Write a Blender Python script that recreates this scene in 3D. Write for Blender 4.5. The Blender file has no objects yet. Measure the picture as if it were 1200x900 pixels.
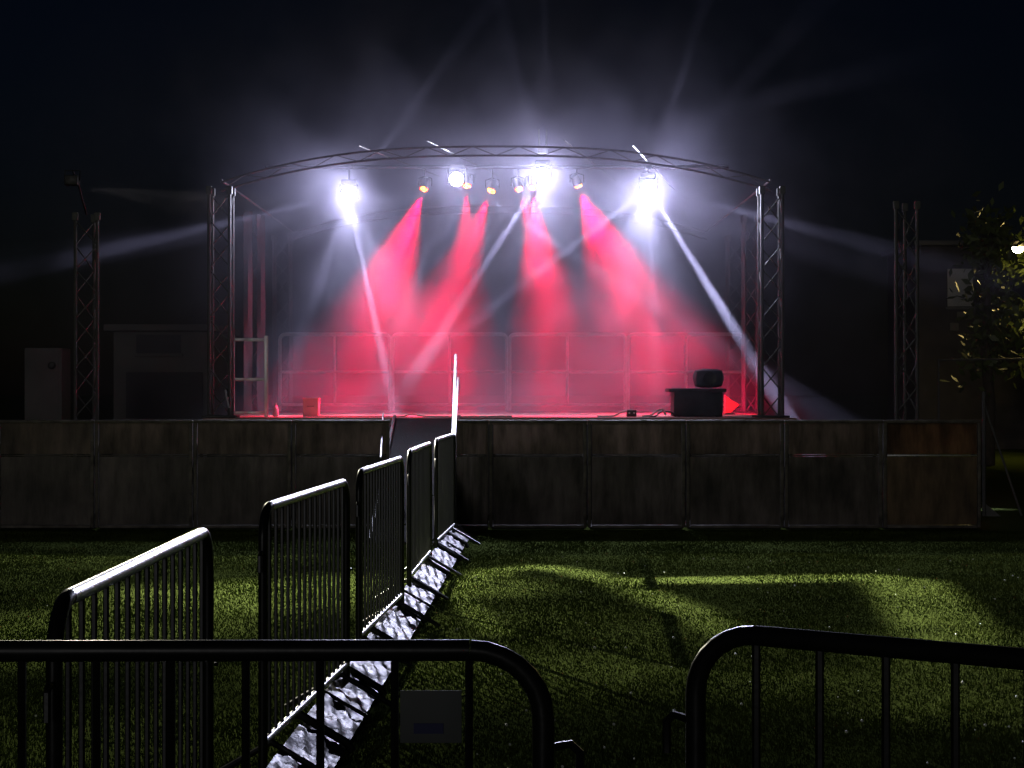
import bpy, bmesh, math, random
import numpy as np
from mathutils import Vector, Matrix
random.seed(7); np.random.seed(7)
R = math.radians; PI = math.pi
sc = bpy.context.scene
col = sc.collection
F = 2200.0; EYE = 1.56; HY = 455.0
def P(px, py, d):                      # photograph pixel + distance -> world point (used for reading off real positions)
    return Vector(((px-600)/F*d, d, EYE+(HY-py)/F*d))

# ------------------------------------------------------------------ materials
def mat(name, base=(.5,.5,.5), rough=.5, metal=0.0, noise=0.0, nscale=20.0, bump=0.0, bscale=60.0, rvar=0.0):
    m = bpy.data.materials.new(name); m.use_nodes = True
    nt = m.node_tree; b = nt.nodes['Principled BSDF']
    b.inputs['Base Color'].default_value = (*base, 1); b.inputs['Roughness'].default_value = rough
    b.inputs['Metallic'].default_value = metal
    tc = nt.nodes.new('ShaderNodeTexCoord')
    if noise or rvar:
        n = nt.nodes.new('ShaderNodeTexNoise'); n.inputs['Scale'].default_value = nscale; n.inputs['Detail'].default_value = 6
        nt.links.new(tc.outputs['Object'], n.inputs['Vector'])
        if noise:
            r = nt.nodes.new('ShaderNodeValToRGB')
            r.color_ramp.elements[0].position = .3; r.color_ramp.elements[1].position = .7
            r.color_ramp.elements[0].color = (*[c*(1-noise) for c in base], 1)
            r.color_ramp.elements[1].color = (*[min(1, c*(1+noise)) for c in base], 1)
            nt.links.new(n.outputs['Fac'], r.inputs['Fac']); nt.links.new(r.outputs['Color'], b.inputs['Base Color'])
        if rvar:
            mr = nt.nodes.new('ShaderNodeMapRange'); mr.inputs['From Min'].default_value = .3; mr.inputs['From Max'].default_value = .7
            mr.inputs['To Min'].default_value = max(.03, rough-rvar); mr.inputs['To Max'].default_value = min(1, rough+rvar)
            nt.links.new(n.outputs['Fac'], mr.inputs['Value']); nt.links.new(mr.outputs['Result'], b.inputs['Roughness'])
    if bump:
        n2 = nt.nodes.new('ShaderNodeTexNoise'); n2.inputs['Scale'].default_value = bscale; n2.inputs['Detail'].default_value = 5
        nt.links.new(tc.outputs['Object'], n2.inputs['Vector'])
        bp = nt.nodes.new('ShaderNodeBump'); bp.inputs['Strength'].default_value = bump; bp.inputs['Distance'].default_value = .02
        nt.links.new(n2.outputs['Fac'], bp.inputs['Height']); nt.links.new(bp.outputs['Normal'], b.inputs['Normal'])
    return m
def emat(name, color, strength):
    m = bpy.data.materials.new(name); m.use_nodes = True
    b = m.node_tree.nodes['Principled BSDF']
    b.inputs['Base Color'].default_value = (*color, 1)
    b.inputs['Emission Color'].default_value = (*color, 1); b.inputs['Emission Strength'].default_value = strength
    return m
def scrim(name, base, trans, tfac):
    m = bpy.data.materials.new(name); m.use_nodes = True; nt = m.node_tree; L = nt.links.new
    b = nt.nodes['Principled BSDF']; out = nt.nodes['Material Output']; b.inputs['Roughness'].default_value = .5
    tc = nt.nodes.new('ShaderNodeTexCoord'); oi = nt.nodes.new('ShaderNodeObjectInfo')
    sh = nt.nodes.new('ShaderNodeVectorMath'); sh.operation = 'SCALE'; sh.inputs[0].default_value = (37,11,23); L(oi.outputs['Random'], sh.inputs['Scale'])
    ad = nt.nodes.new('ShaderNodeVectorMath'); ad.operation = 'ADD'; L(tc.outputs['Object'], ad.inputs[0]); L(sh.outputs[0], ad.inputs[1])
    st = nt.nodes.new('ShaderNodeMapping'); st.inputs['Scale'].default_value = (5,5,1.1); L(ad.outputs[0], st.inputs['Vector'])
    n = nt.nodes.new('ShaderNodeTexNoise'); n.inputs['Scale'].default_value = 1.6; n.inputs['Detail'].default_value = 9; n.inputs['Roughness'].default_value = .65; L(st.outputs[0], n.inputs['Vector'])
    n2 = nt.nodes.new('ShaderNodeTexNoise'); n2.inputs['Scale'].default_value = 1.3; n2.inputs['Detail'].default_value = 3; L(ad.outputs[0], n2.inputs['Vector'])
    mu = nt.nodes.new('ShaderNodeMath'); mu.operation = 'MULTIPLY'; L(n.outputs['Fac'], mu.inputs[0]); L(n2.outputs['Fac'], mu.inputs[1])
    rr = []
    for c in (base, trans):
        r = nt.nodes.new('ShaderNodeValToRGB'); r.color_ramp.elements[0].position = .14; r.color_ramp.elements[1].position = .38
        r.color_ramp.elements[0].color = (*[x*.25 for x in c], 1); r.color_ramp.elements[1].color = (*[min(1,x*1.35) for x in c], 1); L(mu.outputs[0], r.inputs[0]); rr.append(r)
    L(rr[0].outputs[0], b.inputs['Base Color'])
    bp = nt.nodes.new('ShaderNodeBump'); bp.inputs['Strength'].default_value = .8; bp.inputs['Distance'].default_value = .03; L(n2.outputs['Fac'], bp.inputs['Height']); L(bp.outputs[0], b.inputs['Normal'])
    t = nt.nodes.new('ShaderNodeBsdfTranslucent'); L(rr[1].outputs[0], t.inputs['Color'])
    mx = nt.nodes.new('ShaderNodeMixShader'); mx.inputs[0].default_value = tfac
    L(b.outputs[0], mx.inputs[1]); L(t.outputs[0], mx.inputs[2]); L(mx.outputs[0], out.inputs['Surface'])
    return m
M = dict(
    galv=mat('galvanised_steel', (.08,.08,.09), .4, .9, .2, 4, .03, 60, .06),  # pickets and feet, shade put into a darker steel
    darksteel=mat('dark_painted_steel', (.035,.035,.04), .42, .3, .4, 30, .15, 80, .12),
    alu=mat('aluminium', (.55,.55,.57), .38, .85, .15, 20, .05, 60, .1),
    alutruss=mat('aluminium_truss', (.13,.13,.13), .6, .2, .2, 20, .05, 60, .1),
    whitepaint=mat('white_paint', (.75,.75,.78), .35, .1, .1, 10),
    deck=mat('stage_deck_plywood', (.36,.21,.19), .33, 0, .3, 4, .1, 30, .1),  # red stage light tinted into the plywood colour
    black=mat('black_plastic', (.008,.008,.009), .45, 0, .2, 20, .1, 60, .1),
    blackcase=mat('black_case_cloth', (.05,.055,.07), .7, 0, .3, 6, .3, 12),
    silver=mat('crumpled_silver_sheet', (.11,.11,.13), .45, .6, .75, 16, .45, 15, .12),
    rubber=mat('black_rubber', (.012,.012,.013), .6, 0, .2, 20, .2, 60),
    board=mat('grey_board', (.11,.12,.13), .6, 0, .1, 10),
    blue=mat('blue_print', (.01,.015,.12), .5),
    render=mat('grey_render', (.16,.16,.15), .85, 0, .25, 1.5, .2, 20),
    glass=mat('dark_window_glass', (.02,.022,.03), .6),
    bark=mat('bark', (.07,.055,.04), .9, 0, .3, 8, .6, 20),
    leaf=mat('leaves', (.09,.12,.025), .5, 0, .4, 3),
    wood=mat('pale_box_board', (.45,.35,.30), .6, 0, .15, 8, .1, 30),
    white=mat('white_plastic', (.7,.7,.72), .4),
    redcase=mat('red_fabric', (.75,.05,.06), .6, 0, .1, 10),  # red beam on the wedge, painted as base colour
    archtruss=mat('dull_truss_tube', (.20,.18,.20), .9, 0, .2, 20),
    nearsteel=mat('weathered_dark_tube', (.03,.03,.034), .36, .6, .25, 5, .03, 40, .06),  # backlit silhouette put into the tube colour
    wallframe=mat('wall_frame', (.13,.115,.10), .6, .2, .5, 9, .2, 40),
    galvf=mat('galvanised_tube', (.78,.78,.80), .36, .95, .2, 14, .12, 90, .08),  # barrier rails, lit highlight put into a brighter steel
    railpaint=mat('worn_rail_paint', (.85,.84,.85), .6, 0, .15, 10),
    galvb=mat('bright_steel', (.75,.75,.78), .38, .8, .1, 14),
    scrim=scrim('brown_scrim', (.27,.20,.15), (.17,.14,.125), .45),  # upper sheets, lit band put into a lighter brown
    scrimlow=scrim('dark_scrim', (.20,.165,.145), (.14,.125,.125), .35),  # lower sheets, shade put into a darker brown
    lens_white=emat('white_lens', (.86,.92,1.0), 120),
    lens_red=emat('red_lens', (1.0,.06,.01), 18),
    lens_amber=emat('amber_lens', (1.0,.35,.03), 14),
    lens_street=emat('street_lens', (1.0,.85,.40), 60),
)
# ------------------------------------------------------------------ mesh helpers
def tube(bm, pts, r, seg=8, cap=True, r2=None):
    pts = [Vector(p) for p in pts]; n = len(pts); rings = []
    up = Vector((0,0,1))
    t0 = (pts[1]-pts[0]).normalized()
    a = up.cross(t0)
    if a.length < 1e-3: a = Vector((1,0,0)).cross(t0)
    a.normalize()
    for i, p in enumerate(pts):
        if i == 0: t = t0
        elif i == n-1: t = (pts[-1]-pts[-2]).normalized()
        else: t = ((pts[i]-pts[i-1]).normalized()+(pts[i+1]-pts[i]).normalized()).normalized()
        a = (a - t*a.dot(t)).normalized(); b = t.cross(a)
        rr = r if r2 is None else r+(r2-r)*i/(n-1)
        rings.append([bm.verts.new(p+(a*math.cos(2*PI*k/seg)+b*math.sin(2*PI*k/seg))*rr) for k in range(seg)])
    for i in range(n-1):
        for k in range(seg):
            bm.faces.new((rings[i][k], rings[i][(k+1)%seg], rings[i+1][(k+1)%seg], rings[i+1][k]))
    if cap:
        bm.faces.new(rings[0][::-1]); bm.faces.new(rings[-1])
def box(bm, c, s, rot=None, bev=0.0):
    c = Vector(c); tmp = bmesh.new()
    bmesh.ops.create_cube(tmp, size=1.0)
    for v in tmp.verts: v.co = Vector((v.co.x*s[0], v.co.y*s[1], v.co.z*s[2]))
    if bev: bmesh.ops.bevel(tmp, geom=list(tmp.edges), offset=bev, segments=2, affect='EDGES', profile=.6)
    if rot is not None: bmesh.ops.transform(tmp, matrix=rot.to_4x4(), verts=tmp.verts)
    bmesh.ops.translate(tmp, vec=c, verts=tmp.verts)
    me = bpy.data.meshes.new('tmp'); tmp.to_mesh(me); tmp.free(); bm.from_mesh(me); bpy.data.meshes.remove(me)
def lathe(bm, prof, origin=(0,0,0), rot=None, seg=16):
    origin = Vector(origin); rings = []
    for (r, z) in prof:
        ring = []
        for k in range(seg):
            p = Vector((r*math.cos(2*PI*k/seg), r*math.sin(2*PI*k/seg), z))
            if rot is not None: p = rot @ p
            ring.append(bm.verts.new(p+origin))
        rings.append(ring)
    for i in range(len(rings)-1):
        for k in range(seg): bm.faces.new((rings[i][k], rings[i][(k+1)%seg], rings[i+1][(k+1)%seg], rings[i+1][k]))
    bm.faces.new(rings[0][::-1]); bm.faces.new(rings[-1])
def obj(name, bm, m, parent=None, smooth=True, loc=None):
    me = bpy.data.meshes.new(name); bm.normal_update(); bm.to_mesh(me); bm.free()
    if smooth:
        me.polygons.foreach_set('use_smooth', [True]*len(me.polygons))
        try: me.set_sharp_from_angle(angle=R(40))
        except Exception: pass
    me.materials.append(m)
    o = bpy.data.objects.new(name, me); col.objects.link(o)
    if parent: o.parent = parent
    if loc is not None: o.location = loc
    return o
def tag(o, label=None, cat=None, group=None, kind=None):
    if label: o['label'] = label
    if cat: o['category'] = cat
    if group: o['group'] = group
    if kind: o['kind'] = kind
    return o
def thing(name, label, cat, loc=(0,0,0), rz=0.0, group=None):
    o = bpy.data.objects.new(name, None); col.objects.link(o)
    o.empty_display_size = .1; o.location = loc; o.rotation_euler = (0,0,rz)
    return tag(o, label, cat, group)
def children(o): return [c for c in bpy.data.objects if c.parent == o]
def copy_tree(o, parent=None):
    c = o.copy(); col.objects.link(c)
    if parent: c.parent = parent; c.matrix_parent_inverse = o.matrix_parent_inverse
    for ch in children(o): copy_tree(ch, c)
    return c
B = bmesh.new

# ------------------------------------------------------------------ world, camera
w = bpy.data.worlds.new("World"); sc.world = w; w.use_nodes = True
nt = w.node_tree; bg = nt.nodes['Background']
sky = nt.nodes.new('ShaderNodeTexSky'); sky.sky_type = 'NISHITA'; sky.sun_disc = False
sky.sun_elevation = R(3); sky.sun_rotation = R(150); sky.altitude = 0
hs = nt.nodes.new('ShaderNodeHueSaturation'); hs.inputs['Saturation'].default_value = .9
mixc = nt.nodes.new('ShaderNodeMix'); mixc.data_type = 'RGBA'; mixc.blend_type = 'MULTIPLY'; mixc.inputs[0].default_value = 1
mixc.inputs[7].default_value = (.24,.38,1.0,1)
nt.links.new(sky.outputs[0], mixc.inputs[6]); nt.links.new(mixc.outputs[2], bg.inputs['Color'])
bg.inputs['Strength'].default_value = .0022
sun = bpy.data.lights.new('moon_light', 'SUN'); sun.energy = .10; sun.angle = R(14); sun.color = (1,.97,.9)  # added fill from behind the camera, brightens facing walls
so = bpy.data.objects.new('moon_light', sun); col.objects.link(so); so.rotation_euler = (R(82), 0, R(-12))

cam = bpy.data.cameras.new('camera'); cam.sensor_width = 36; cam.lens = 36*F/1200
cam.clip_start = .05; cam.clip_end = 2000
co = bpy.data.objects.new('camera', cam); col.objects.link(co)
co.location = (0,0,EYE); co.rotation_euler = (R(90)+math.atan(5/F), 0, 0)
sc.camera = co
sc.view_settings.view_transform = 'Standard'; sc.view_settings.look = 'None'
sc.view_settings.exposure = 0; sc.view_settings.gamma = 1
sc.cycles.use_denoising = True
sc.cycles.denoiser = 'OPENIMAGEDENOISE'
sc.cycles.volume_bounces = 0; sc.cycles.max_bounces = 5; sc.cycles.diffuse_bounces = 2; sc.cycles.glossy_bounces = 2
sc.cycles.use_adaptive_sampling = False
sc.cycles.volume_step_rate = 1.0; sc.cycles.volume_max_steps = 128
sc.cycles.sample_clamp_indirect = 3

# ------------------------------------------------------------------ ground and grass
def ground():
    bm = B()
    xs = [-300,-60,-20]+[i*1.0 for i in range(-12,13)]+[20,60,300]
    ys = [-100,-20]+[i*1.0 for i in range(-2,40)]+[60,120,400]
    vs = [[bm.verts.new((x,y,0.012*math.sin(x*1.7+y*.6)+.01*math.sin(y*1.3-x*.4) if abs(x)<13 and 0<y<19 else 0)) for x in xs] for y in ys]
    for j in range(len(ys)-1):
        for i in range(len(xs)-1): bm.faces.new((vs[j][i], vs[j][i+1], vs[j+1][i+1], vs[j+1][i]))
    m = bpy.data.materials.new('lawn_soil'); m.use_nodes = True; nt = m.node_tree; b = nt.nodes['Principled BSDF']
    b.inputs['Roughness'].default_value = 1; b.inputs['Specular IOR Level'].default_value = 0
    tc = nt.nodes.new('ShaderNodeTexCoord'); n = nt.nodes.new('ShaderNodeTexNoise'); n.inputs['Scale'].default_value = 45; n.inputs['Detail'].default_value = 9
    nt.links.new(tc.outputs['Object'], n.inputs['Vector'])
    r = nt.nodes.new('ShaderNodeValToRGB'); r.color_ramp.elements[0].position = .35; r.color_ramp.elements[1].position = .68
    r.color_ramp.elements[0].color = (.03,.042,.012,1); r.color_ramp.elements[1].color = (.085,.115,.03,1)
    nt.links.new(n.outputs['Fac'], r.inputs[0]); nt.links.new(r.outputs[0], b.inputs['Base Color'])
    o = obj('ground', bm, m); tag(o, kind='structure'); return o
ground()
def grass():
    n = 950000
    # density falls with distance, spread over the lawn the camera and a step to the side could see
    y = 3.2 + (20.4-3.2)*np.random.rand(n)**1.15
    hw = 1.6+.40*y
    x = (np.random.rand(n)*2-1)*hw
    h = .007+.013*np.random.rand(n)
    h *= .7+.6*(np.sin(x*3.1+y*1.2)*np.sin(y*2.3-x*1.1)*.5+.5)
    a = np.random.rand(n)*2*PI; wd = .0018+.0016*np.random.rand(n)+.00018*y
    lean = .5*h*np.random.rand(n); la = np.random.rand(n)*2*PI
    hf = lambda X, Y: np.where((np.abs(X)<13)&(Y>0)&(Y<19), .012*np.sin(X*1.7+Y*.6)+.01*np.sin(Y*1.3-X*.4), 0)
    xi, yi = np.floor(x), np.floor(y); fx, fy = x-xi, y-yi
    z = (hf(xi,yi)*(1-fx)+hf(xi+1,yi)*fx)*(1-fy)+(hf(xi,yi+1)*(1-fx)+hf(xi+1,yi+1)*fx)*fy
    v = np.empty((n,3,3))
    v[:,0] = np.stack([x-np.cos(a)*wd, y-np.sin(a)*wd, z-.005],1)
    v[:,1] = np.stack([x+np.cos(a)*wd, y+np.sin(a)*wd, z-.005],1)
    v[:,2] = np.stack([x+np.cos(la)*lean, y+np.sin(la)*lean, z+h],1)
    me = bpy.data.meshes.new('grass'); me.vertices.add(n*3); me.vertices.foreach_set('co', v.reshape(-1))
    me.loops.add(n*3); me.loops.foreach_set('vertex_index', np.arange(n*3, dtype=np.int32))
    me.polygons.add(n); me.polygons.foreach_set('loop_start', np.arange(0,n*3,3, dtype=np.int32))
    me.update(calc_edges=True); me.validate()
    m = bpy.data.materials.new('grass_blades'); m.use_nodes = True; nt = m.node_tree; b = nt.nodes['Principled BSDF']
    b.inputs['Roughness'].default_value = .9; b.inputs['Specular IOR Level'].default_value = 0.02
    g = nt.nodes.new('ShaderNodeNewGeometry'); tc = nt.nodes.new('ShaderNodeTexCoord')
    nz = nt.nodes.new('ShaderNodeTexNoise'); nz.inputs['Scale'].default_value = 2.2; nz.inputs['Detail'].default_value = 7
    nt.links.new(tc.outputs['Object'], nz.inputs['Vector'])
    ad = nt.nodes.new('ShaderNodeMath'); ad.operation = 'MULTIPLY_ADD'; ad.inputs[1].default_value = .28
    nt.links.new(g.outputs['Random Per Island'], ad.inputs[0]); 
    sb = nt.nodes.new('ShaderNodeMath'); sb.operation = 'MULTIPLY_ADD'; sb.inputs[1].default_value = 1.6; sb.inputs[2].default_value = -.55
    nt.links.new(nz.outputs['Fac'], sb.inputs[0]); nt.links.new(sb.outputs[0], ad.inputs[2])
    r = nt.nodes.new('ShaderNodeValToRGB'); r.color_ramp.elements[0].color = (.03,.048,.012,1); r.color_ramp.elements[1].color = (.13,.165,.04,1)
    nt.links.new(ad.outputs[0], r.inputs[0]); nt.links.new(r.outputs[0], b.inputs['Base Color'])
    me.materials.append(m)
    o = bpy.data.objects.new('grass', me); col.objects.link(o)
    tag(o, 'short dark green lawn grass in front of the stage', 'grass', kind='stuff')
grass()
def specks():
    bm = B()
    for i in range(150):
        y = random.uniform(5.5, 17); x = random.uniform(-.4, .29*y) if random.random() < .85 else random.uniform(-.29*y, 0)
        s = random.uniform(.004,.009)
        bmesh.ops.create_icosphere(bm, subdivisions=1, radius=s, matrix=Matrix.Translation((x,y,random.uniform(.035,.05))))
    tag(obj('dew', bm, mat('dew_drop', (.9,.9,.92), .3)), 'tiny glinting dew drops scattered over the grass', 'dew', kind='stuff')  # opaque white, the glint is put into the drop colour
specks()

# ------------------------------------------------------------------ crowd control barriers
TR = .0185
def make_barrier(m, seg=10):
    L, H, cr = 1.95, 1.1, .12
    t = thing('crowd_barrier', 'x', 'barrier')
    def corner(cx, cz, a0, a1, n=7): return [Vector((cx+cr*math.cos(a0+(a1-a0)*i/n), 0, cz+cr*math.sin(a0+(a1-a0)*i/n))) for i in range(n+1)]
    pts = [Vector((0,0,.03)), Vector((0,0,H-cr-.2))]+corner(cr, H-cr, PI, PI/2)+corner(L-cr, H-cr, PI/2, 0)+[Vector((L,0,H-cr-.2)), Vector((L,0,.03))]
    k_ = 2+8
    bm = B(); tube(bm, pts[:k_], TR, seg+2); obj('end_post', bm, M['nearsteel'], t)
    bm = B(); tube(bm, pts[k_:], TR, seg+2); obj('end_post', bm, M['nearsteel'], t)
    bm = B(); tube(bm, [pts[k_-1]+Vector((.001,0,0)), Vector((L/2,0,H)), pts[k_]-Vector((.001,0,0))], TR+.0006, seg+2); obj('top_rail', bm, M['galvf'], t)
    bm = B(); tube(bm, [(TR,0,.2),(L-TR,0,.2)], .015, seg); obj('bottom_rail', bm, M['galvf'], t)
    n = 16
    for i in range(1, n):
        x = L*i/n; bm = B(); tube(bm, [(x,0,.213),(x,0,H-.015)], .0075, 6); obj('picket', bm, m, t)
    for x in (.16, L-.16):
        bm = B(); tube(bm, [(x,-.27,.012),(x,-.2,.055),(x,0,.172),(x,.2,.055),(x,.27,.012)], .014, 8); obj('foot', bm, m, t)
    bm = B(); tube(bm, [(-TR,0,.93),(-.045,0,.935),(-.06,0,.92),(-.06,0,.86)], .008, 6); obj('hook', bm, m, t)
    bm = B(); tube(bm, [(L+TR,0,.66),(L+.04,-.02,.66),(L+.04,.02,.66),(L+TR,0,.66)], .007, 6); obj('loop', bm, m, t)
    return t
bar0 = make_barrier(M['galv'])
def place_barrier(p0, p1, label, group, first=[True]):
    t = bar0 if first[0] else copy_tree(bar0); first[0] = False
    if p1[1] == 6.1: t.scale = (1.07,1,1)
    t.location = (p0[0], p0[1], 0); t.rotation_euler = (0, 0, math.atan2(p1[1]-p0[1], p1[0]-p0[0]))
    t['label'] = label; t['group'] = group
    return t
G1 = 'steel crowd barriers in a line towards the stage'; G2 = 'steel crowd barriers across the front of the picture'
place_barrier((-.975,4.0), (-.985,6.1), 'steel crowd barrier nearest in the line running towards the stage', G1)
place_barrier((-.955,7.2), (-.83,9.1), 'second steel crowd barrier from the near end of the line towards the stage', G1)
place_barrier((-.84,10.3), (-.735,12.25), 'middle steel crowd barrier of the five leading towards the stage', G1)
place_barrier((-.745,13.6), (-.69,15.5), 'fourth steel crowd barrier, just short of the farthest one by the panel wall', G1)
place_barrier((-.675,16.7), (-.595,18.5), 'farthest steel crowd barrier of the line, closest to the panel wall', G1)
place_barrier((.055,3.30), (-2.1,3.27), 'dark steel barrier with rounded end and level rail, hung with a small notice', G2)
place_barrier((.349,3.57), (1.6,2.655), 'dark steel barrier with rounded end, its rail slanting away from the gap', G2)

dark_mesh = {}  # near barriers take the dark copy, their silhouette painted in
for t in list(bpy.data.objects):
    if t.get('group') == G2:
        for c in children(t):
            if c.data not in dark_mesh.values():
                if c.data.name not in dark_mesh:
                    d_ = c.data.copy(); d_.materials[0] = M['nearsteel']; dark_mesh[c.data.name] = d_
                c.data = dark_mesh[c.data.name]
# notice plate tied between two pickets of the near barrier
t = thing('notice_plate', 'small grey notice plate with dark blue block tied between barrier pickets', 'sign', P(505,0,3.30-.012).xy.to_3d())
t.location.z = 0
bm = B(); box(bm, (0,0,.985), (.108,.004,.092), bev=.0015); obj('plate', bm, M['board'], t)
bm = B(); box(bm, (-.004,-.0035,.965), (.052,.002,.018)); obj('print', bm, M['blue'], t)
for s in (-1,1):
    bm = B(); tube(bm, [(s*.052,.0,1.02),(s*.066,.006,1.022),(s*.06,.02,1.02)], .0015, 5); obj('cable_tie', bm, M['black'], t)

# ------------------------------------------------------------------ sloping silver cable covers along the barrier line
def cover_mesh(n=0):
    rnd = random.Random(50+n); L = 1.42; bm = B(); nx, ny = 9, 40
    g = []
    for j in range(ny+1):
        row = []
        for i in range(nx+1):
            u = i/nx; v = j/ny; d = .018*(math.sin(v*19+u*5+n)*math.sin(u*9+n*2+v*4))+rnd.uniform(-.005,.005)
            if i in (0,nx): d *= .3
            row.append(bm.verts.new((-.09+.18*u+d*.5, v*L, .125*(1-u)+.02+d*.8)))
        g.append(row)
    for j in range(ny):
        for i in range(nx): bm.faces.new((g[j][i], g[j][i+1], g[j+1][i+1], g[j+1][i]))
    lo = [[bm.verts.new((x, v*L, 0)) for v in (0,1)] for x in (-.09,.09)]
    bm.faces.new([g[0][i] for i in range(nx,-1,-1)]+[lo[0][0], lo[1][0]])
    bm.faces.new([g[ny][i] for i in range(nx+1)]+[lo[1][1], lo[0][1]])
    bm.faces.new([lo[0][0]]+[g[j][0] for j in range(ny+1)]+[lo[0][1]])
    return bm
cov = []
lab = ['crumpled silver sloping cable cover, nearest of the row beside the barriers', 'second crumpled silver cable cover from the near end of the row',
  'third crumpled silver cable cover from the near end of the row', 'crumpled silver cable cover just behind the near barrier rail',
  'fifth crumpled silver cable cover from the near end of the row', 'crumpled silver cable cover beside the middle gap of the barriers',
  'third crumpled silver cable cover counted from the stage end', 'second crumpled silver cable cover counted from the stage end', 'crumpled silver cable cover farthest along the row, nearest the stage']
yy = 6.55
for k in range(9):
    x0 = -.885+.0245*(yy-6.5)+.045
    t = thing('cable_cover', lab[k], 'cable cover', (x0, yy, 0), -math.atan(.0245), 'silver cable covers beside the barrier line')
    o = obj('cover_sheet', cover_mesh(k), M['silver'], t)
    bm = B(); tube(bm, [(-.12,.0,.165),(-.10,-.005,.165),(.10,-.005,.045),(.12,0,.01)], .020, 8); obj('strap', bm, M['rubber'], t)
    if k%3 == 1:
        bm = B(); tube(bm, [(-.11,.7,.165),(.11,.74,.03)], .010, 6); obj('strap', bm, M['rubber'], t)
    yy += 1.47

# ------------------------------------------------------------------ pit wall panels
WD = 20.7; PW = 115.4/F*WD
def make_panel(upper=True):
    t = thing('pit_barrier_panel', 'x', 'barrier panel')
    H = 1.21
    bm = B(); e = .022
    for x in (e, PW-e-.006):
        bm = B(); box(bm, (x,0,H/2+.01), (.036,.05,H-.03), bev=.006); obj('upright', bm, M['wallframe'], t)
    bm = B(); box(bm, (PW/2,0,H-.016), (PW-.006,.07,.034), bev=.01); obj('top_rail', bm, M['wallframe'], t)
    bm = B(); box(bm, (PW/2,-.002,H-.39), (PW-.1,.026,.016), bev=.004); obj('middle_rail', bm, M['wallframe'], t)
    bm = B(); box(bm, (PW/2,0,.035), (PW-.1,.05,.03), bev=.004); obj('bottom_rail', bm, M['wallframe'], t)
    if upper:
        bm = B(); box(bm, (PW/2,.004,H-.205), (PW-.096,.006,.34)); obj('upper_sheet', bm, M['scrim'], t)
        bm = B(); box(bm, (PW/2,.004,.43), (PW-.096,.006,.75)); obj('lower_sheet', bm, M['scrimlow'], t)
    else:
        for x in (.25,.52,.8):
            bm = B(); tube(bm, [(x,0,.05),(x,0,H-.03)], .014, 6); obj('bar', bm, M['alu'], t)
        for z in (.45, 1.02, 1.11):
            bm = B(); tube(bm, [(.05,.0,z),(PW-.05,.0,z)], .012, 6); obj('bar', bm, M['alu'], t)
    bm = B(); box(bm, (PW/2,.55,.02), (PW-.06,1.0,.02), bev=.004); obj('foot_plate', bm, M['darksteel'], t)
    for x in (.06, PW-.06):
        bm = B(); tube(bm, [(x,.03,.95),(x,.9,.03)], .018, 8); obj('brace', bm, M['darksteel'], t)
    return t
pn = make_panel()
plab = ['dark wall panel at the left edge of the frame', 'dark wall panel below the grey cabinet', 'dark wall panel below the grey cabinet, cut by the edge of the frame',
 'dark wall panel below the grey hut beyond', 'dark wall panel just left of the ramp opening', 'dark wall panel below the pale box on stage', 'open barred gate panel in the wall by the white poles',
 'brownish wall panel just right of the ramp opening', 'brownish wall panel under the small black box and cables on stage', 'dark wall panel below the right front truss tower beside the covered case',
 'dark wall panel adjoining the orange tinted end panel', 'orange tinted end panel of the wall, its top corners glinting']
for k in range(2,12):
    x1 = (1150-115.4*(11-k)-600)/F*WD; 
    first = k == 0
    if k == 6: continue
    t = pn if k == 2 else copy_tree(pn)
    t.location = (x1-PW, WD, 0); 
    t['label'] = plab[k]; t['group'] = 'panels of the pit wall'
    if k == 11:
        for c in children(t):
            if c.name.startswith('upper_sheet'):
                c.data = c.data.copy(); c.data.materials[0] = scrim('rusty_scrim', (.22,.13,.06), (.30,.20,.12), .6); c['label'] = 'rust orange upper sheet'  # warm lamp light put into the upper sheet colour
            if c.name.startswith('lower_sheet'): c.data = c.data.copy(); c.data.materials[0] = scrim('warm_scrim', (.24,.165,.10), (.16,.11,.07), .4); c['label'] = 'warm brown lower sheet'  # same warm light, painted weaker on the lower sheet
            if c.name.startswith('middle_rail'): c.data = c.data.copy(); c.data.materials[0] = M['alu']; c['label'] = 'bare metal middle rail'
c_ = copy_tree(pn); c_.location = ((533-600)/F*WD, WD, 0); c_.scale = (.345,1,1); c_['label'] = 'narrow dark filler panel between the ramp handrails and the wide panels'; c_['group'] = 'panels of the pit wall'

# ------------------------------------------------------------------ posts near the wall
RA = (-1.40, 18.75); RB = (-.66, 22.7)
t = thing('access_ramp', 'dark access ramp with bright handrails climbing through the wall to the stage', 'ramp', (0,0,0))
bm = B(); L_ = math.hypot(RB[1]-RA[1], 1.17); ang = math.atan2(1.17, RB[1]-RA[1]); rx = Matrix.Rotation(ang,3,'X')
box(bm, ((RA[0]+RB[0])/2, (RA[1]+RB[1])/2, .585), (RB[0]-RA[0], L_, .05), rx, .008); obj('ramp_deck', bm, mat('matte_grit_deck', (.014,.014,.016), 1, 0, .3, 30, .3, 60), t)
for x in (RA[0]-.02, RB[0]+.02):
    bm = B(); box(bm, (x, (RA[1]+RB[1])/2, .60), (.036, L_, .11), rx, .006); obj('side_beam', bm, M['darksteel'], t)
def hand(a, b, r, zs, lb=None):
    bm = B(); tube(bm, [a+(b-a)*k/4 for k in range(5)], r, 12); o = obj('handrail', bm, M['galvb'], t)
def rpost(x, y, z1):
    bm = B(); tube(bm, [(x,y,max(.0,(y-RA[1])*.296)),(x,y,z1)], .012, 8); obj('handrail_post', bm, M['darksteel'], t)
A0, A1 = P(534,416,22.5), P(530.5,512,18.95); B0, B1 = P(537,443,22.4), P(532.5,511,19.1); C0, C1 = P(449,484,22.3), P(446,536,19.3)
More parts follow.
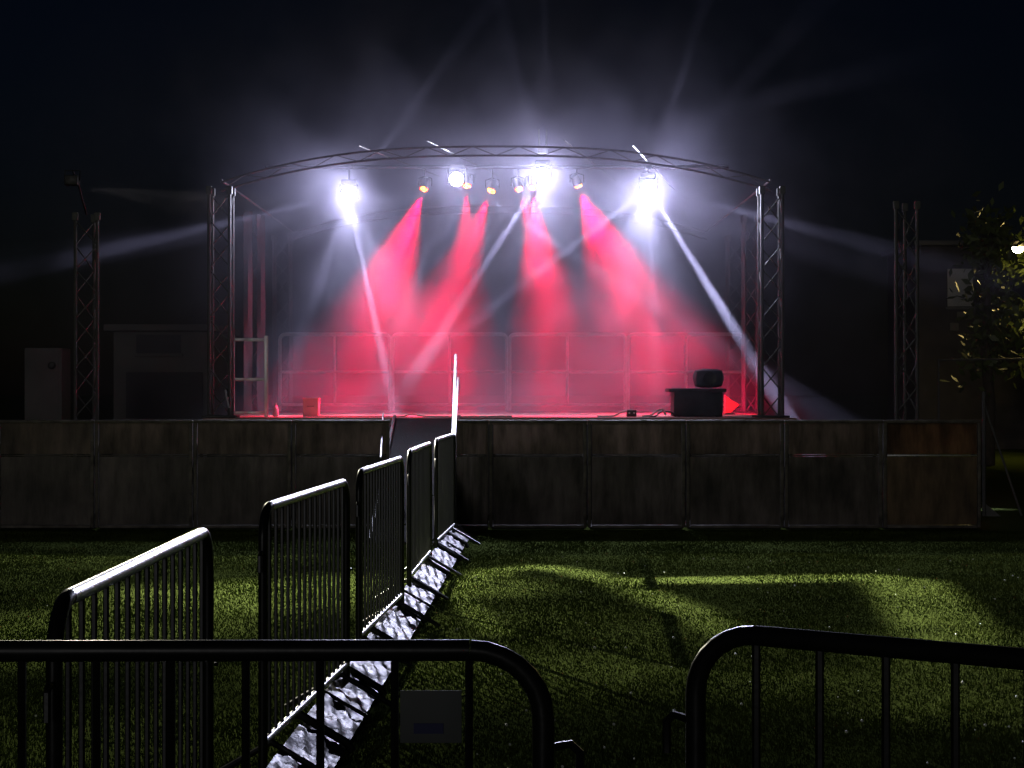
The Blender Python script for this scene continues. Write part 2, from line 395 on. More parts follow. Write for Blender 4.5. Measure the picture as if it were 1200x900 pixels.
hand(A0, A1, .016, 0); hand(B0, B1, .014, 0); hand(C0, C1, .010, 0)
for (u,v) in ((A0,A1),(C0,C1)):
    for f_ in (.02,.5,.98):
        q = u+(v-u)*f_; rpost(q.x, q.y, q.z-.012)
t = thing('guyed_post', 'pale steel post with slanting stay beside the orange end panel', 'post', ((1153-600)/F*22.6, 22.6, 0))
bm = B(); tube(bm, [(0,0,.02),(0,0,1.52)], .022, 10); obj('shaft', bm, M['alutruss'], t)
bm = B(); tube(bm, [(.01,0,1.35),(.48,.1,.02)], .014, 8); obj('stay', bm, M['alutruss'], t)
bm = B(); v = [bm.verts.new(p) for p in ((.02,-.02,.02),(.20,-.02,.02),(.02,-.02,.17),(.02,.02,.02),(.20,.02,.02),(.02,.02,.17))]
bm.faces.new(v[:3]); bm.faces.new(v[3:][::-1]); bm.faces.new((v[0],v[3],v[4],v[1])); bm.faces.new((v[1],v[4],v[5],v[2])); bm.faces.new((v[2],v[5],v[3],v[0])); obj('gusset', bm, M['alutruss'], t, smooth=False)

# ------------------------------------------------------------------ stage
SX0, SX1, SY0, SY1, SH = -3.75, 3.45, 22.75, 31.2, 1.2
t = thing('stage', 'raised black stage deck washed in red light behind the panel wall', 'stage', (0,0,0))
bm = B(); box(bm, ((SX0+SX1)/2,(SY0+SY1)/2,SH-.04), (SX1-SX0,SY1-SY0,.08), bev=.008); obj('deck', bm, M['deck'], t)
bm = B(); box(bm, ((SX0+SX1)/2,SY0+.03,.57), (SX1-SX0-.1,.02,1.10)); obj('front_skirt', bm, M['blackcase'], t)
for ix in range(5):
    for iy in (0,1,2):
        x = SX0+.15+(SX1-SX0-.3)*ix/4; y = SY0+.2+(SY1-SY0-.4)*iy/2
        bm = B(); tube(bm, [(x,y,0),(x,y,SH-.085)], .03, 8); obj('deck_leg', bm, M['alutruss'], t)

def truss_column(name, label, x, y, z0, z1, wd=.28, group=None, tri=False, m=None):
    m = m or M['alutruss']
    t = thing(name, label, 'truss tower', (x,y,0), 0, group)
    h = wd/2-.02
    cs = [(-h,-h),(h,-h),(h,h),(-h,h)] if not tri else [(-h,-h),(h,-h),(.25*h,h)]
    for c in cs:
        bm = B(); tube(bm, [(c[0],c[1],z0),(c[0],c[1],z1)], .022, 8); obj('chord', bm, m, t)
    bm = B(); n = int((z1-z0)/.3); dz = (z1-z0)/n
    for i in range(len(cs)):
        a = cs[i]; b = cs[(i+1)%len(cs)]
        for k in range(n):
            p, q = (a,b) if k%2 == 0 else (b,a)
            tube(bm, [(p[0],p[1],z0+k*dz),(q[0],q[1],z0+(k+1)*dz)], .009, 5)
    obj('lattice', bm, m, t)
    bm = B(); box(bm, (0,0,z0+.012), (wd+.12,wd+.12,.024), bev=.004); obj('base_plate', bm, M['darksteel'], t)
    for c in cs:
        bm = B(); box(bm, (c[0],c[1],z1+.05), (.07,.07,.10), bev=.01); obj('top_clamp', bm, M['alutruss'], t)
    return t
GT = 'truss towers of the stage roof'
fx0, fx1 = (258-600)/F*23, (904-600)/F*23
truss_column('truss_tower', 'front truss tower at the left end of the stage roof, beside the ladder frame', fx0, 23.05, SH-.0+.004, 3.93, .29, GT)
truss_column('truss_tower', 'front truss tower at the right end of the stage roof', fx1, 23.05, SH+.004, 3.93, .29, GT)
truss_column('truss_tower', 'rear truss tower on the left of the stage, dim in the smoke', (331-600)/F*30.6, 30.6, SH+.004, 3.95, .3, GT)
truss_column('truss_tower', 'rear truss tower at the right of the stage, faint behind the beam', (862-600)/F*30.6, 30.6, SH+.004, 3.95, .3, GT)
truss_column('truss_tower', 'left middle truss tower between front and rear ones', (296-600)/F*27, 27.0, SH+.004, 3.95, .24, GT)
truss_column('truss_tower', 'right middle truss tower between front and rear ones', (880-600)/F*27, 27.0, SH+.004, 3.95, .24, GT)
G3 = 'free standing truss towers beside the stage'
truss_column('outer_tower', 'free standing slim truss tower well left of the stage', (104-600)/F*23.2, 23.2, 0.004, 3.62, .31, G3, True)
truss_column('outer_tower', 'free standing slim truss tower well right of the stage', (1060-600)/F*23.2, 23.2, 0.004, 3.76, .30, G3, True)

# roof: arched trusses with purlins
CX = (fx0+fx1)/2; HWD = (fx1-fx0)/2
def archz(x): return 4.42-.44*(abs(x-CX)/HWD)**2.6
t = thing('stage_roof', 'arched open truss roof frame carrying the stage lamps', 'roof frame', (CX,27,4))
t2 = Vector((CX,27,4))
for y in (23.05, 30.6):
    N = 24; xs = [fx0+(fx1-fx0)*i/N for i in range(N+1)]
    bm = B(); tube(bm, [Vector((x,y,archz(x)+.0))-t2 for x in xs], .013, 8); tube(bm, [Vector((x,y,archz(x)+.11))-t2 for x in xs], .013, 8)
    for i in range(N):
        a, b = (0,.11) if i%2 == 0 else (.11,0)
        tube(bm, [Vector((xs[i],y,archz(xs[i])+a))-t2, Vector((xs[i+1],y,archz(xs[i+1])+b))-t2], .006, 5)
    obj('arch_truss', bm, M['archtruss'], t)
for k in (0,8):
    x = fx0+(fx1-fx0)*k/8
    bm = B(); tube(bm, [Vector((x,23.07,archz(x)+.14))-t2, Vector((x,30.6,archz(x)+.14))-t2], .014, 6); obj('purlin', bm, M['archtruss'], t)
bm = B(); tube(bm, [Vector((fx0+.3,24.95,4.50))-t2, Vector((CX,24.95,4.50))-t2, Vector((fx1-.3,24.95,4.50))-t2], .025, 8); obj('lighting_bar', bm, M['black'], t)
for k in (2,3,5,6):   # tensioned cross braces
    x = fx0+(fx1-fx0)*k/8; xn = fx0+(fx1-fx0)*(k+1)/8
    bm = B(); tube(bm, [Vector((x,23.1,archz(x)+.2))-t2, Vector((xn,27,archz(xn)+.2))-t2], .006, 5); obj('brace', bm, M['alutruss'], t)

# rear handrails on the deck
def rail(px0, px1, d, label, low=True):
    x0, x1 = (px0-600)/F*d, (px1-600)/F*d
    t = thing('guard_rail', label, 'guard rail', (x0,d,SH), 0, 'guard rails along the back of the stage')
    L = x1-x0; H = 1.22; c = .09
    pts = [(0,0,0),(0,0,H-c)]+[(c-c*math.cos(a),0,H-c+c*math.sin(a)) for a in [PI/2*i/4 for i in range(1,5)]]+[(L-c+c*math.sin(a),0,H-c+c*math.cos(a)) for a in [PI/2*i/4 for i in range(0,4)]]+[(L,0,H-c),(L,0,0)]
    bm = B(); tube(bm, pts, .03, 8); obj('frame', bm, M['railpaint'], t)
    for z in (.62,.1):
        bm = B(); tube(bm, [(.022,0,z),(L-.022,0,z)], .022, 8); obj('cross_rail', bm, M['railpaint'], t)
    bm = B(); tube(bm, [(L*.5,0,.1),(L*.5,0,H-.02)], .022, 8); obj('middle_post', bm, M['railpaint'], t)
RD = 29.9
for a, b, l in ((328,457,'tubular guard rail in red haze by the left rear tower'), (460,594,'tubular guard rail at the back of the stage, left of its centre joint'),
                (597,733,'tubular guard rail at the back of the stage, right of its centre joint'), (736,872,'tubular guard rail at the back of the stage behind the covered case')):
    rail(a, b, RD, l)

# ladder frame at the stage's left side
d = 23.6; x0 = (273-600)/F*d
t = thing('ladder_frame', 'pink lit ladder frame standing beside the left front tower', 'ladder frame', (x0,d,SH))
Wd = 39/F*d
for x in (0, Wd):
    bm = B(); box(bm, (x,0,.51), (.045,.045,1.02), bev=.005); obj('upright', bm, M['alu'], t)
for z in (.05,.47,.97):
    bm = B(); box(bm, (Wd/2,0,z), (Wd-.047,.04,.04), bev=.005); obj('rung', bm, M['alu'], t)
# pale fabric straps / legs behind it
for px, dd, lb in ((291,25.4,'pale fabric drop hanging left, nearer the front tower'), (306,26.0,'pale fabric drop hanging next to the rear left tower')):
    x = (px-600)/F*dd
    bm = B(); n = 26
    for f in range(2): pass
    rows = []
    for k in range(n+1):
        z = SH+.02+(2.74)*k/n; wv = .055*(1+.06*math.sin(k*.7+px))
        rows.append([bm.verts.new((x+u*wv, dd+.02*math.sin(u*4+k*.3)+o, z)) for u, o in ((-1,0),(0,-.012),(1,0),(0,.012))])
    for k in range(n):
        for i in range(4): bm.faces.new((rows[k][i], rows[k][(i+1)%4], rows[k+1][(i+1)%4], rows[k+1][i]))
    bm.faces.new(rows[0][::-1]); bm.faces.new(rows[-1])
    tag(obj('fabric_drop', bm, mat('pale_fabric', (.16,.15,.17), .9, 0, .15, 8)), lb, 'fabric drop', 'pale fabric drops on the left of the stage')

# things on the deck
d = 24.2; c = P(365,0,d)
t = thing('equipment_box', 'pale pink lit box on the stage floor near the ladder frame', 'box', (c.x,d,SH))
bm = B(); box(bm, (0,0,.11), (.20,.2,.215), bev=.012); obj('body', bm, M['wood'], t)
bm = B(); box(bm, (0,0,.225), (.212,.212,.02), bev=.004); obj('lid', bm, M['wood'], t)
bm = B(); tube(bm, [(-.04,-.101,.13),(-.04,-.115,.13),(.04,-.115,.13),(.04,-.101,.13)], .006, 6); obj('handle', bm, M['black'], t)
t = thing('water_bottle', 'small white bottle on the stage floor by the ladder frame', 'bottle', ((323-600)/F*23.9,23.9,SH))
bm = B(); lathe(bm, [(.035,0),(.038,.02),(.038,.09),(.03,.12),(.013,.14),(.013,.155)]); obj('body', bm, M['white'], t)
bm = B(); lathe(bm, [(.016,.156),(.016,.175)]); obj('cap', bm, M['white'], t)
# covered case
d = 23.9; c = P(816,0,d)
t = thing('covered_case', 'dark covered flight case standing on the right of the stage', 'case', (c.x,d,SH))
bm = B(); v = []
prof = [(-.38,.30),(-.34,.33),(-.20,.36),(.10,.37),(.33,.35),(.36,.31)]
box(bm, (0,0,.165), (.62,.5,.32), bev=.02); obj('body', bm, M['blackcase'], t)
bm = B(); box(bm, (-.01,0,.335), (.73,.56,.05), bev=.018); obj('lid', bm, M['blackcase'], t)
for x in (-.24,.24):
    for y in (-.2,.2):
        bm = B(); lathe(bm, [(.02,-.012),(.02,.012)], (x,y,.012), Matrix.Rotation(PI/2,3,'Y')); 
        bm.verts.ensure_lookup_table(); obj('caster', bm, M['rubber'], t)
t = thing('stage_monitor', 'dark rounded speaker on top of the covered case', 'speaker', ((830-600)/F*23.9,23.9,SH+.362))
bm = B(); box(bm, (0,0,.125), (.38,.32,.24), bev=.10); obj('cabinet', bm, M['blackcase'], t)
bm = B(); lathe(bm, [(.085,0),(.085,.01),(.06,.004)], (0,-.161,.12), Matrix.Rotation(PI/2,3,'X')); obj('driver', bm, M['black'], t)
# wedge with the red light put into its colour
t = thing('wedge_cover', 'small bright red triangular wedge to the right of the covered case', 'wedge', ((850-600)/F*25.6,25.6,SH))
bm = B(); tri = [(0,0.02),(0,.26),(.09,.19),(.19,.14),(.07,.03)]
f = [bm.verts.new((x,-.05,z)) for x,z in tri]; b_ = [bm.verts.new((x,.15,z)) for x,z in tri]
bm.faces.new(f); bm.faces.new(b_[::-1])
for i in range(5): bm.faces.new((f[i], b_[i], b_[(i+1)%5], f[(i+1)%5]))
bmesh.ops.recalc_face_normals(bm, faces=bm.faces)
obj('body', bm, M['redcase'], t, smooth=False)
bm = B(); box(bm, (.06,.05,.0105), (.14,.18,.02), bev=.004); obj('base', bm, M['black'], t)
# cables
def cable(pts, r, m, label):
    bm = B(); pp = []
    for i in range(len(pts)-1):
        p0 = Vector(pts[max(0,i-1)]); p1 = Vector(pts[i]); p2 = Vector(pts[i+1]); p3 = Vector(pts[min(len(pts)-1,i+2)])
        for k in range(6):
            s = k/6; pp.append(.5*((2*p1)+(p2-p0)*s+(2*p0-5*p1+4*p2-p3)*s*s+(3*p1-p0-3*p2+p3)*s**3))
    pp.append(Vector(pts[-1])); tube(bm, pp, r, 6)
    tag(obj('cable', bm, m), label, 'cable', 'cables on the stage floor')
def fl(px, h, d): return ((px-600)/F*d, d, SH+h+.012)
cable([fl(700,0,23.4),fl(718,.0,23.5),fl(728,.05,23.5),fl(736,.07,23.6),fl(748,.06,23.6)], .012, M['white'], 'pale cable looping up into the small black box on stage')
cable([fl(752,0,23.3),fl(762,.01,23.3),fl(770,.07,23.4),fl(776,.08,23.4),fl(780,.02,23.5)], .014, M['white'], 'pale cable humped against the covered case')
cable([fl(758,0,23.5),fl(768,.0,23.4),fl(774,.05,23.5),fl(785,.05,23.5),fl(792,0,23.5)], .012, M['black'], 'black cable humped against the covered case')
cable([fl(355,0,23.2),fl(420,.0,23.4),fl(470,.0,23.2),fl(482,.03,23.3),fl(500,.0,23.3),fl(560,.0,23.2),fl(600,0,23.3)], .009, M['white'], 'long thin pale cable along the stage front edge')
t = thing('stage_box', 'small black connector box on the stage floor left of the case', 'box', ((740-600)/F*23.6,23.6,SH))
bm = B(); box(bm, (0,0,.045), (.12,.1,.085), bev=.008); obj('body', bm, M['black'], t)
for x in (-.03,.03):
    bm = B(); lathe(bm, [(.012,0),(.012,.012)], (x,-.05,.05), Matrix.Rotation(PI/2,3,'X'), 10); obj('socket', bm, M['alu'], t)
# small metal bracket glinting low on the left tower
t = thing('cable_hook', 'short bright metal strip clipped low on the left front tower', 'clip', ((266-600)/F*22.85,22.84,SH+.02))
bm = B(); tube(bm, [(-.02,0,.32),(0,0,.22),(.03,0,.1)], .011, 6); obj('strip', bm, M['whitepaint'], t)
bm = B(); box(bm, (.0,.03,.22), (.03,.05,.03), bev=.004); obj('clamp', bm, M['alu'], t)

# ------------------------------------------------------------------ stage lamps
def aim(o, src, dst):
    dv = (Vector(dst)-Vector(src)).normalized(); o.rotation_euler = dv.to_track_quat('-Z','Y').to_euler()
def spot(src, dst, power, deg, blend, color, radius=.04, parent=None):
    l = bpy.data.lights.new('lamp_light', 'SPOT'); l.energy = power; l.spot_size = R(deg); l.spot_blend = blend
    l.color = color; l.shadow_soft_size = radius
    o = bpy.data.objects.new('lamp_light', l); col.objects.link(o)
    dv = (Vector(dst)-Vector(src)).normalized()
    o.location = Vector(src)+dv*.15; aim(o, src, dst)
    if parent:
        o.parent = parent; o.matrix_parent_inverse = parent.matrix_basis.inverted()
    return o
WC = (.72,.74,1.0)
def moving_head(p, label, power, halo, beams, top, lens_r=.088):
    t = thing('stage_light', label, 'stage light', p, 0, 'white moving head lamps on the roof truss')
    bm = B(); tube(bm, [(0,.12,top-p.z),(0,.12,.20)], .014, 8); box(bm, (0,.12,top-p.z-.02), (.09,.08,.05), bev=.006); obj('clamp', bm, M['black'], t)
    bm = B(); box(bm, (0,.12,.17), (.20,.16,.07), bev=.02); obj('base', bm, M['black'], t)
    bm = B()
    for s in (-1,1): box(bm, (s*.115,.12,.05), (.02,.07,.20), bev=.008)
    obj('yoke', bm, M['black'], t)
    rt = Vector((-p.x, -p.y, EYE-p.z)).normalized().to_track_quat('Z','Y').to_matrix()
    bm = B(); lathe(bm, [(.05,-.20),(.08,-.18),(.095,-.12),(.10,-.02),(.095,0.0),(.09,.0)], (0,0,0), rt, 20); obj('head', bm, M['black'], t)
    bm = B(); lathe(bm, [(lens_r,.002),(lens_r*.9,.014),(lens_r*.5,.024),(.001,.027)], (0,0,0), rt, 20); obj('lens', bm, M['lens_white'], t)
    for (dst, dg, bl, pw) in beams: spot(p, dst, pw, dg, bl, WC, .03, t)
    return t
LD = 24.7
AU = 2.4
lamps = [
 (P(408,228,LD), 'white moving head lamp at far left of the four, throwing a thin beam down right', 4.5, [
    (P(464,490,24.0), 3.4, .4, 21600), (P(0,322,24.2), 4.6, .7, 5200), (P(452,168,24.9), 6, .8, 1451.52), (P(375,330,24.6), 9, .8, 1760),
    (Vector((-1.2,0,1.2)), 110, 1, 520*AU), (P(430,480,25.2), 90, .9, 457.083)]),
 (P(535,210,LD), 'smaller white moving head lamp left of centre on the roof truss', 4.5, [
    (P(632,184,24.6), 6, .7, 1478.4), (P(500,300,24.6), 8, .9, 1728), (P(660,290,24.6), 5, .8, 8320),
    (Vector((0,0,1.2)), 100, 1, 230*AU), (P(540,330,25.2), 80, .9, 233.28)]),
 (P(636,205,LD), 'white moving head lamp right of centre beneath the raised bracket', 4.5, [
    (P(606,90,24.6), 9, .9, 564.48), (P(637,100,24.7), 5, .8, 720), (P(556,330,24.5), 5, .7, 14976), (P(820,255,24.5), 8, .9, 1728), (P(500,228,24.5), 5, .9, 4800),
    (Vector((0,0,1.2)), 100, 1, 330*AU), (P(640,480,25.4), 80, .9, 262.44)]),
 (P(760,220,LD), 'brightest white moving head lamp at far right, throwing a beam down right', 4.5, [
    (P(900,450,24.2), 4.4, .4, 37800), (P(781,150,24.9), 6, .7, 1397.76), (P(830,238,24.6), 6, .9, 4160), (P(648,305,24.8), 5, .7, 9031.68), (P(806,170,25.0), 8, .8, 432), (P(765,330,24.8), 8, .8, 2048),
    (Vector((1.0,0,1.2)), 110, 1, 640*AU), (P(720,480,25.2), 90, .9, 526.338)]),
]
for p, lb, top, beams in lamps: moving_head(p, lb, 1, 1, beams, top)
# raised bracket above third lamp
t = thing('truss_bracket', 'pale box bracket standing up above the roof truss over a white lamp', 'bracket', P(636,180,24.6))
bm = B(); box(bm, (0,0,.05), (.13,.10,.10), bev=.01); obj('body', bm, M['alu'], t)
for s in (-1,1):
    bm = B(); tube(bm, [(s*.045,0,.1),(s*.05,0,.32)], .012, 6); obj('arm', bm, M['alu'], t)

def par(p, dst, label, deg, power):
    t = thing('par_can', label, 'stage light', p, 0, 'red par cans on the roof truss')
    rt = (Vector(dst)-p).normalized().to_track_quat('Z','Y').to_matrix()
    bm = B(); lathe(bm, [(.03,-.12),(.055,-.10),(.062,-.02),(.062,.03),(.056,.03),(.056,.0)], (0,0,0), rt, 16); obj('can', bm, M['black'], t)
    bm = B(); tube(bm, [(-.09,0,-.0),(-.09,0,.10),(0,0,.13),(.09,0,.10),(.09,0,.0)], .008, 6); tube(bm, [(0,0,.13),(0,0,4.5-p.z)], .009, 6); obj('bracket', bm, M['black'], t)
    for k in range(4):
        a = k*PI/2+.4+p.x
        bm = B(); lathe(bm, [(.022,.03),(.022,.05),(.014,.066),(.001,.07)], rt@Vector((.032*math.cos(a),.032*math.sin(a),0)), rt, 8)
        obj('lens', bm, M['lens_amber'] if k%2 else M['lens_red'], t)
    spot(p, dst, power*1.15, deg*.9, .7, (1.0,.0,.02), .02, t)
    spot(p, dst, power*1.0, deg*2.9, 1, (1.0,.0,.06), .02, t)
pars = [(498,218,(395,500),'leftmost red par can, its beam falling to the left',15,7200),(547,214,(540,500),'red par can close under the small white lamp',11,5200),(577,220,(470,500),'red par can right of the small white lamp, beam crossing left',13,5600),
 (607,218,(700,500),'red par can just left of the central white lamp',14,1500),(624,216,(650,500),'red par can tight against the central white lamp',13,5600),(676,214,(792,500),'rightmost red par can, its wide beam falling to the right',17,6800)]
for px, py, (tx,ty), lb, dg, pw in pars:
    p = P(px,py,25.0); dd_ = 24.3 if tx < 780 else 26.4; dst = Vector(((tx-600)/F*dd_, dd_, SH)); tpar = par(p, dst, lb, dg, pw)

spot(P(676,214,25.0), P(860,474,25.6), 12000, 5.0, .6, (1.0,.004,.03), .02)  # extra red beam added to brighten the wedge
# added flood by the left outer tower, lawn patches shaped in its mask
LP = Vector(((104-600)/F*23.2, 22.3, 3.95))
t = thing('shutter_flood', 'small black flood lamp clamped near the top of the left slim outer tower', 'stage light', LP)
bm = B(); box(bm, (0,.02,.08), (.16,.14,.12), bev=.015); obj('housing', bm, M['black'], t)
bm = B(); tube(bm, [(-.09,.02,.08),(-.09,.04,.2),(.09,.04,.2),(.09,.02,.08)], .008, 6); tube(bm, [(0,.04,.2),(0,.3,.1),(0,.76,-.25)], .012, 6); obj('bracket', bm, M['black'], t)
l = bpy.data.lights.new('flood_light', 'SPOT'); l.energy = 1.0; l.spot_size = R(176); l.spot_blend = .05; l.shadow_soft_size = .03
l.use_nodes = True; nt = l.node_tree; em = nt.nodes['Emission']
def N(t, **k):
    n = nt.nodes.new(t)
    for a, b in k.items(): setattr(n, a, b)
    return n
def mth(op, a, b=None, c=None):
    n = N('ShaderNodeMath', operation=op)
    for i, v in enumerate((a,b,c)):
        if v is None: continue
        if isinstance(v, (int,float)): n.inputs[i].default_value = v
        else: nt.links.new(v, n.inputs[i])
    return n.outputs[0]
tc = N('ShaderNodeTexCoord'); sx = N('ShaderNodeSeparateXYZ'); nt.links.new(tc.outputs['Normal'], sx.inputs[0])
nz = mth('MAXIMUM', mth('ABSOLUTE', sx.outputs[2]), .02); FLAG = sx.outputs[2]
gx = mth('MULTIPLY_ADD', mth('DIVIDE', sx.outputs[0], nz), LP.z, LP.x)
gy = mth('MULTIPLY_ADD', mth('DIVIDE', sx.outputs[1], nz), LP.z, LP.y)
def gpt(px, py): d = EYE*F/(py-HY); return ((px-600)/F*d, d)
def capsule(a, b, r, soft, amp):
    (ax,ay),(bx,by) = a,b; dx, dy = bx-ax, by-ay; L2 = dx*dx+dy*dy+1e-9
    px = mth('SUBTRACT', gx, ax); py = mth('SUBTRACT', gy, ay)
    h = mth('DIVIDE', mth('ADD', mth('MULTIPLY', px, dx), mth('MULTIPLY', py, dy)), L2)
    h = mth('MINIMUM', mth('MAXIMUM', h, 0.0), 1.0)
    ex = mth('SUBTRACT', px, mth('MULTIPLY', h, dx)); ey = mth('SUBTRACT', py, mth('MULTIPLY', h, dy))
    dd = mth('SQRT', mth('ADD', mth('MULTIPLY', ex, ex), mth('MULTIPLY', ey, ey)))
    mr = N('ShaderNodeMapRange', interpolation_type='SMOOTHSTEP'); nt.links.new(dd, mr.inputs['Value'])
    mr.inputs['From Min'].default_value = r+soft; mr.inputs['From Max'].default_value = max(0, r-soft)
    mr.inputs['To Min'].default_value = 0; mr.inputs['To Max'].default_value = amp
    return mr.outputs['Result']
caps = []  # light patches and the shade between them, drawn as a mask
arc = [(533,702),(552,684),(585,670),(630,664),(680,671),(740,688),(800,712),(862,748)]
for i in range(len(arc)-1): caps.append(capsule(gpt(*arc[i]), gpt(*arc[i+1]), .16, .15, .8))
caps += [capsule(gpt(745,680), gpt(1040,679), .22, .08, 1.1), capsule(gpt(1062,683), gpt(1125,752), .32, .14, .9),
         capsule(gpt(1125,752), gpt(1130,830), .5, .4, .40), capsule(gpt(540,700), gpt(585,745), .10, .08, .7),
         capsule(gpt(900,800), gpt(1080,800), .6, .6, .26), capsule(gpt(480,790), gpt(700,790), .6, .8, .36), capsule(gpt(640,730), gpt(740,760), .8, 1.2, .2),
         capsule(gpt(270,700), gpt(470,690), 1.0, .5, .55), capsule(gpt(0,760), gpt(220,720), .9, .6, .32), capsule(gpt(0,880), gpt(250,860), .5, 1.0, .18)]
s = caps[0]
for c_ in caps[1:]: s = mth('MAXIMUM', s, c_)
s = mth('ADD', s, mth('MULTIPLY', mth('LESS_THAN', gy, 17.6), .03))
em.inputs['Color'].default_value = (1.0,.94,.72,1)
nt.links.new(mth('MULTIPLY', s, 60000.0), em.inputs['Strength'])
o = bpy.data.objects.new('flood_light', l); col.objects.link(o); o.location = LP

# ------------------------------------------------------------------ beyond: cabinet, hut, block, lamp, tree
d = 30
t = thing('site_cabinet', 'tall pale grey cabinet beyond the wall, left of the slim outer tower', 'cabinet', ((56-600)/F*d, d, 0))
wd_ = 44/F*d; hh = EYE+(HY-408)/F*d
bm = B(); box(bm, (0,0,hh/2), (wd_,.6,hh), bev=.03); obj('body', bm, M['render'], t)
bm = B(); lathe(bm, [(.06,0),(.06,.03),(.03,.04)], (.14,-.30,hh-.28), Matrix.Rotation(PI/2,3,'X')); obj('vent', bm, M['black'], t)
bm = B(); box(bm, (-.01,-.303,hh/2), (wd_-.1,.012,hh-.2), bev=.003); obj('door', bm, M['render'], t)
d = 34
x0, x1 = (133-600)/F*d, (243-600)/F*d; zt = EYE+(HY-388)/F*d
t = thing('hut', 'grey hut with dark windows between the outer tower and the stage', 'hut', ((x0+x1)/2, d, 0))
W_ = x1-x0
bm = B(); box(bm, (0,1.5,zt/2), (W_,3,zt), bev=.01); obj('wall', bm, M['render'], t)
bm = B(); box(bm, (0,1.5,zt+.06), (W_+.3,3.3,.12), bev=.02); obj('roof', bm, M['render'], t)
for (ax,ay,bx,by) in ((160,392,212,414),(148,436,238,490)):
    cx = ((ax+bx)/2-600)/F*d-(x0+x1)/2; cz = EYE+(HY-(ay+by)/2)/F*d
    bm = B(); box(bm, (cx,-.012,cz), ((bx-ax)/F*d,.03,(by-ay)/F*d)); wn = obj('window', bm, M['glass'], t)
    bm = B(); box(bm, (cx,-.03,cz-(by-ay)/F*d/2-.03), ((bx-ax)/F*d+.08,.07,.05)); obj('sill', bm, M['render'], wn)
d = 48
t = thing('building', 'pale end wall of a building in the dark, beside the lamplit tree', 'building', ((1150-600)/F*d, d, 0))
bm = B(); box(bm, (0,2,2.6), (3.2,4,5.2), bev=.02); obj('wall', bm, mat('dark_brick', (.05,.045,.045), .9, 0, .3, 3), t)
cx = (1125-1150)/F*d; cz = EYE+(HY-337)/F*d
bm = B(); box(bm, (cx,-.02,cz), (30/F*d,.05,44/F*d), bev=.01)
wn = obj('window', bm, mat('pale_blind', (.5,.5,.52), .7), t)
bm = B(); box(bm, (cx,-.05,cz-22/F*d-.05), (34/F*d,.1,.06)); obj('sill', bm, M['render'], wn)
for (px,py,ww) in ((1128,370,14),(1118,383,10)):
    cx = (px-1150)/F*d; cz = EYE+(HY-py)/F*d
    bm = B(); box(bm, (cx,-.02,cz), (ww/F*d,.06,9/F*d), bev=.01); obj('wall_lamp', bm, M['render'], t)
bm = B(); box(bm, (0,2,5.27), (3.5,4.3,.14), bev=.02); obj('roof', bm, M['darksteel'], t)
d = 34
t = thing('goal_frame', 'thin grey pipe frame standing in the dark to the right', 'pipe frame', ((1100-600)/F*d, d, 0))
bm = B(); tube(bm, [(0,0,0),(0,0,EYE+(HY-422)/F*d),(1.9,0,EYE+(HY-420)/F*d),(1.9,0,0)], .025, 8); obj('frame', bm, M['alutruss'], t)
d = 41
slp = P(1193,291,d)
t = thing('street_lamp', 'lit yellow street lamp shining through the tree at the edge of the frame', 'street lamp', (slp.x+.9, d, 0))
bm = B(); tube(bm, [(0,0,0),(0,0,slp.z+.05),(-.1,0,slp.z+.22),(-.45,0,slp.z+.26),(-.75,0,slp.z+.16)], .05, 10, r2=.03); obj('mast', bm, M['darksteel'], t)
bm = B(); lathe(bm, [(.03,.14),(.10,.12),(.15,.02),(.15,0)][::-1], (-.9,0,slp.z+.03), None, 16); obj('hood', bm, M['darksteel'], t)
bm = B(); lathe(bm, [(.02,-.11),(.09,-.08),(.13,0),(.13,.028)], (-.9,0,slp.z), None, 16); obj('lens', bm, M['lens_street'], t)
pl = bpy.data.lights.new('street_light', 'POINT'); pl.energy = 130; pl.color = (1,.74,.22); pl.shadow_soft_size = .15
po = bpy.data.objects.new('street_light', pl); col.objects.link(po); po.location = slp+Vector((0,-.3,-.05))
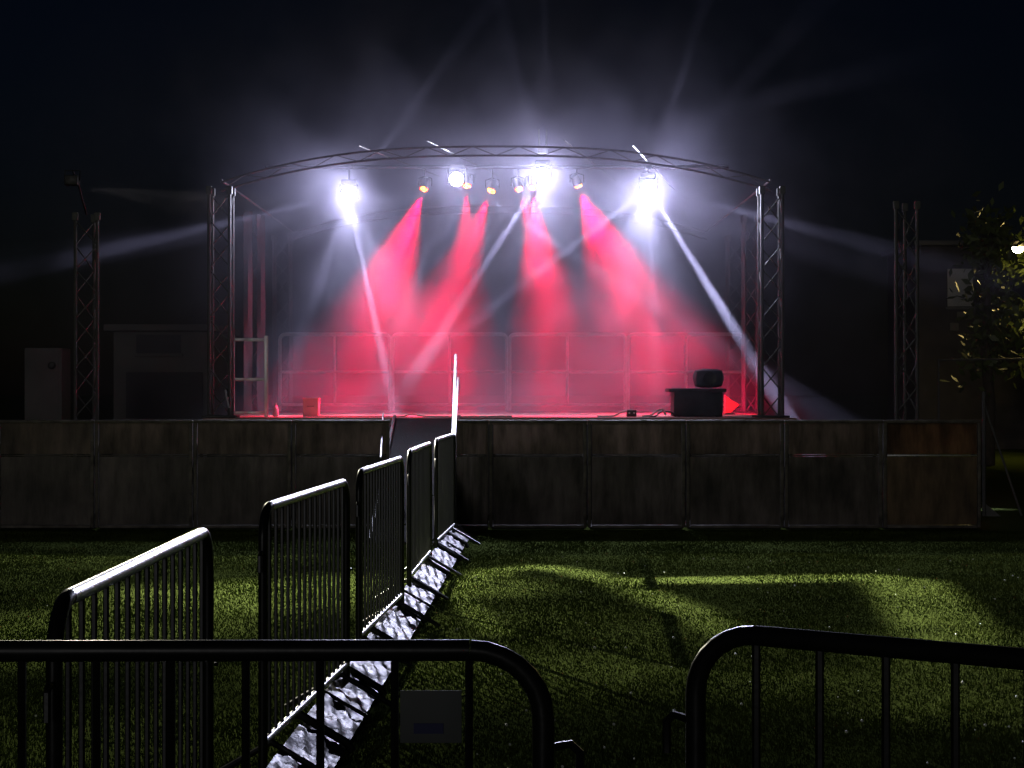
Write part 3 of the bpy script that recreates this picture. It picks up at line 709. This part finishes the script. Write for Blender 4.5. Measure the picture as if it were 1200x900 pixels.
def tree(x, y, h, label, seed, r=2.0, nleaf=9000, zc=.62):
    rnd = random.Random(seed)
    t = thing('tree', label, 'tree', (x,y,0), 0, 'trees beyond the stage')
    bm = B()
    tube(bm, [(0,0,0),(.05,.02,h*.25),(-.03,.03,h*.5),(.05,0,h*.8)], .16, 10, r2=.05)
    clumps = []
    for k in range(26):
        a = rnd.uniform(0,2*PI); zz = h*rnd.uniform(.38,1.0); rr = r*rnd.uniform(.3,1.0)*math.sqrt(max(.1,1-((zz/h-zc)/.5)**2))
        e = Vector((rr*math.cos(a), rr*math.sin(a), zz)); s0 = Vector((0,0,max(h*.25,zz-rr*.8-.3)))
        tube(bm, [s0, (s0+e)/2+Vector((0,0,-.1)), e], .04, 6, r2=.012); clumps.append(e)
    obj('trunk', bm, M['bark'], t)
    n = nleaf; cen = np.array([clumps[rnd.randrange(len(clumps))][:] for _ in range(n)])
    np.random.seed(seed)
    pos = cen+np.random.normal(0,.26,(n,3))
    a = np.random.normal(0,1,(n,3)); a /= np.linalg.norm(a,axis=1)[:,None]; b = np.random.normal(0,1,(n,3)); b -= a*(a*b).sum(1)[:,None]; b /= np.linalg.norm(b,axis=1)[:,None]
    s = (.06+.09*np.random.rand(n))[:,None]
    v = np.stack([pos-a*s, pos+b*s*.5, pos+a*s, pos-b*s*.5],1)
    me = bpy.data.meshes.new('crown'); me.from_pydata(v.reshape(-1,3).tolist(), [], np.arange(n*4).reshape(-1,4).tolist()); me.materials.append(M['leaf'])
    o = bpy.data.objects.new('crown', me); col.objects.link(o); o.parent = t
tree(slp.x+1.5, 42.6, 5.3, 'leafy tree lit yellow green by the street lamp behind it', 3, 1.5, 2200)
tree(9.62, 38, 5.0, 'dark slender tree standing before the pale building', 5, .3, 900)

# ------------------------------------------------------------------ smoke over the stage
bm = B(); bmesh.ops.create_icosphere(bm, subdivisions=4, radius=1.0)
m = bpy.data.materials.new('stage_smoke'); m.use_nodes = True; nt = m.node_tree
nt.nodes.remove(nt.nodes['Principled BSDF']); out = nt.nodes['Material Output']
pv = nt.nodes.new('ShaderNodeVolumePrincipled'); pv.inputs['Color'].default_value = (.82,.78,1,1); pv.inputs['Anisotropy'].default_value = .08
nt.links.new(pv.outputs[0], out.inputs['Volume'])
tc = N('ShaderNodeTexCoord')
ln = N('ShaderNodeVectorMath', operation='LENGTH'); nt.links.new(tc.outputs['Object'], ln.inputs[0])
fo = mth('POWER', mth('MAXIMUM', mth('SUBTRACT', 1.0, mth('POWER', ln.outputs['Value'], 2.0)), 0.0), 1.6)
mp = N('ShaderNodeMapping'); mp.inputs['Scale'].default_value = (9,6.2,5.9); nt.links.new(tc.outputs['Object'], mp.inputs['Vector'])
n1 = N('ShaderNodeTexNoise'); n1.inputs['Scale'].default_value = .8; n1.inputs['Detail'].default_value = 4; n1.inputs['Distortion'].default_value = .6
nt.links.new(mp.outputs[0], n1.inputs['Vector'])
mr = N('ShaderNodeMapRange'); mr.inputs['From Min'].default_value = .38; mr.inputs['From Max'].default_value = .66; mr.inputs['To Min'].default_value = .2; mr.inputs['To Max'].default_value = 2.1
nt.links.new(n1.outputs['Fac'], mr.inputs['Value'])
nt.links.new(mth('MULTIPLY', mth('MULTIPLY', fo, mr.outputs['Result']), .13), pv.inputs['Density'])
o = obj('smoke', bm, m); o.location = (-.1, 27.4, 3.2); o.scale = (9,6.2,5.9)
tag(o, 'pale stage smoke drifting around the lamps and beams', 'smoke', kind='stuff')
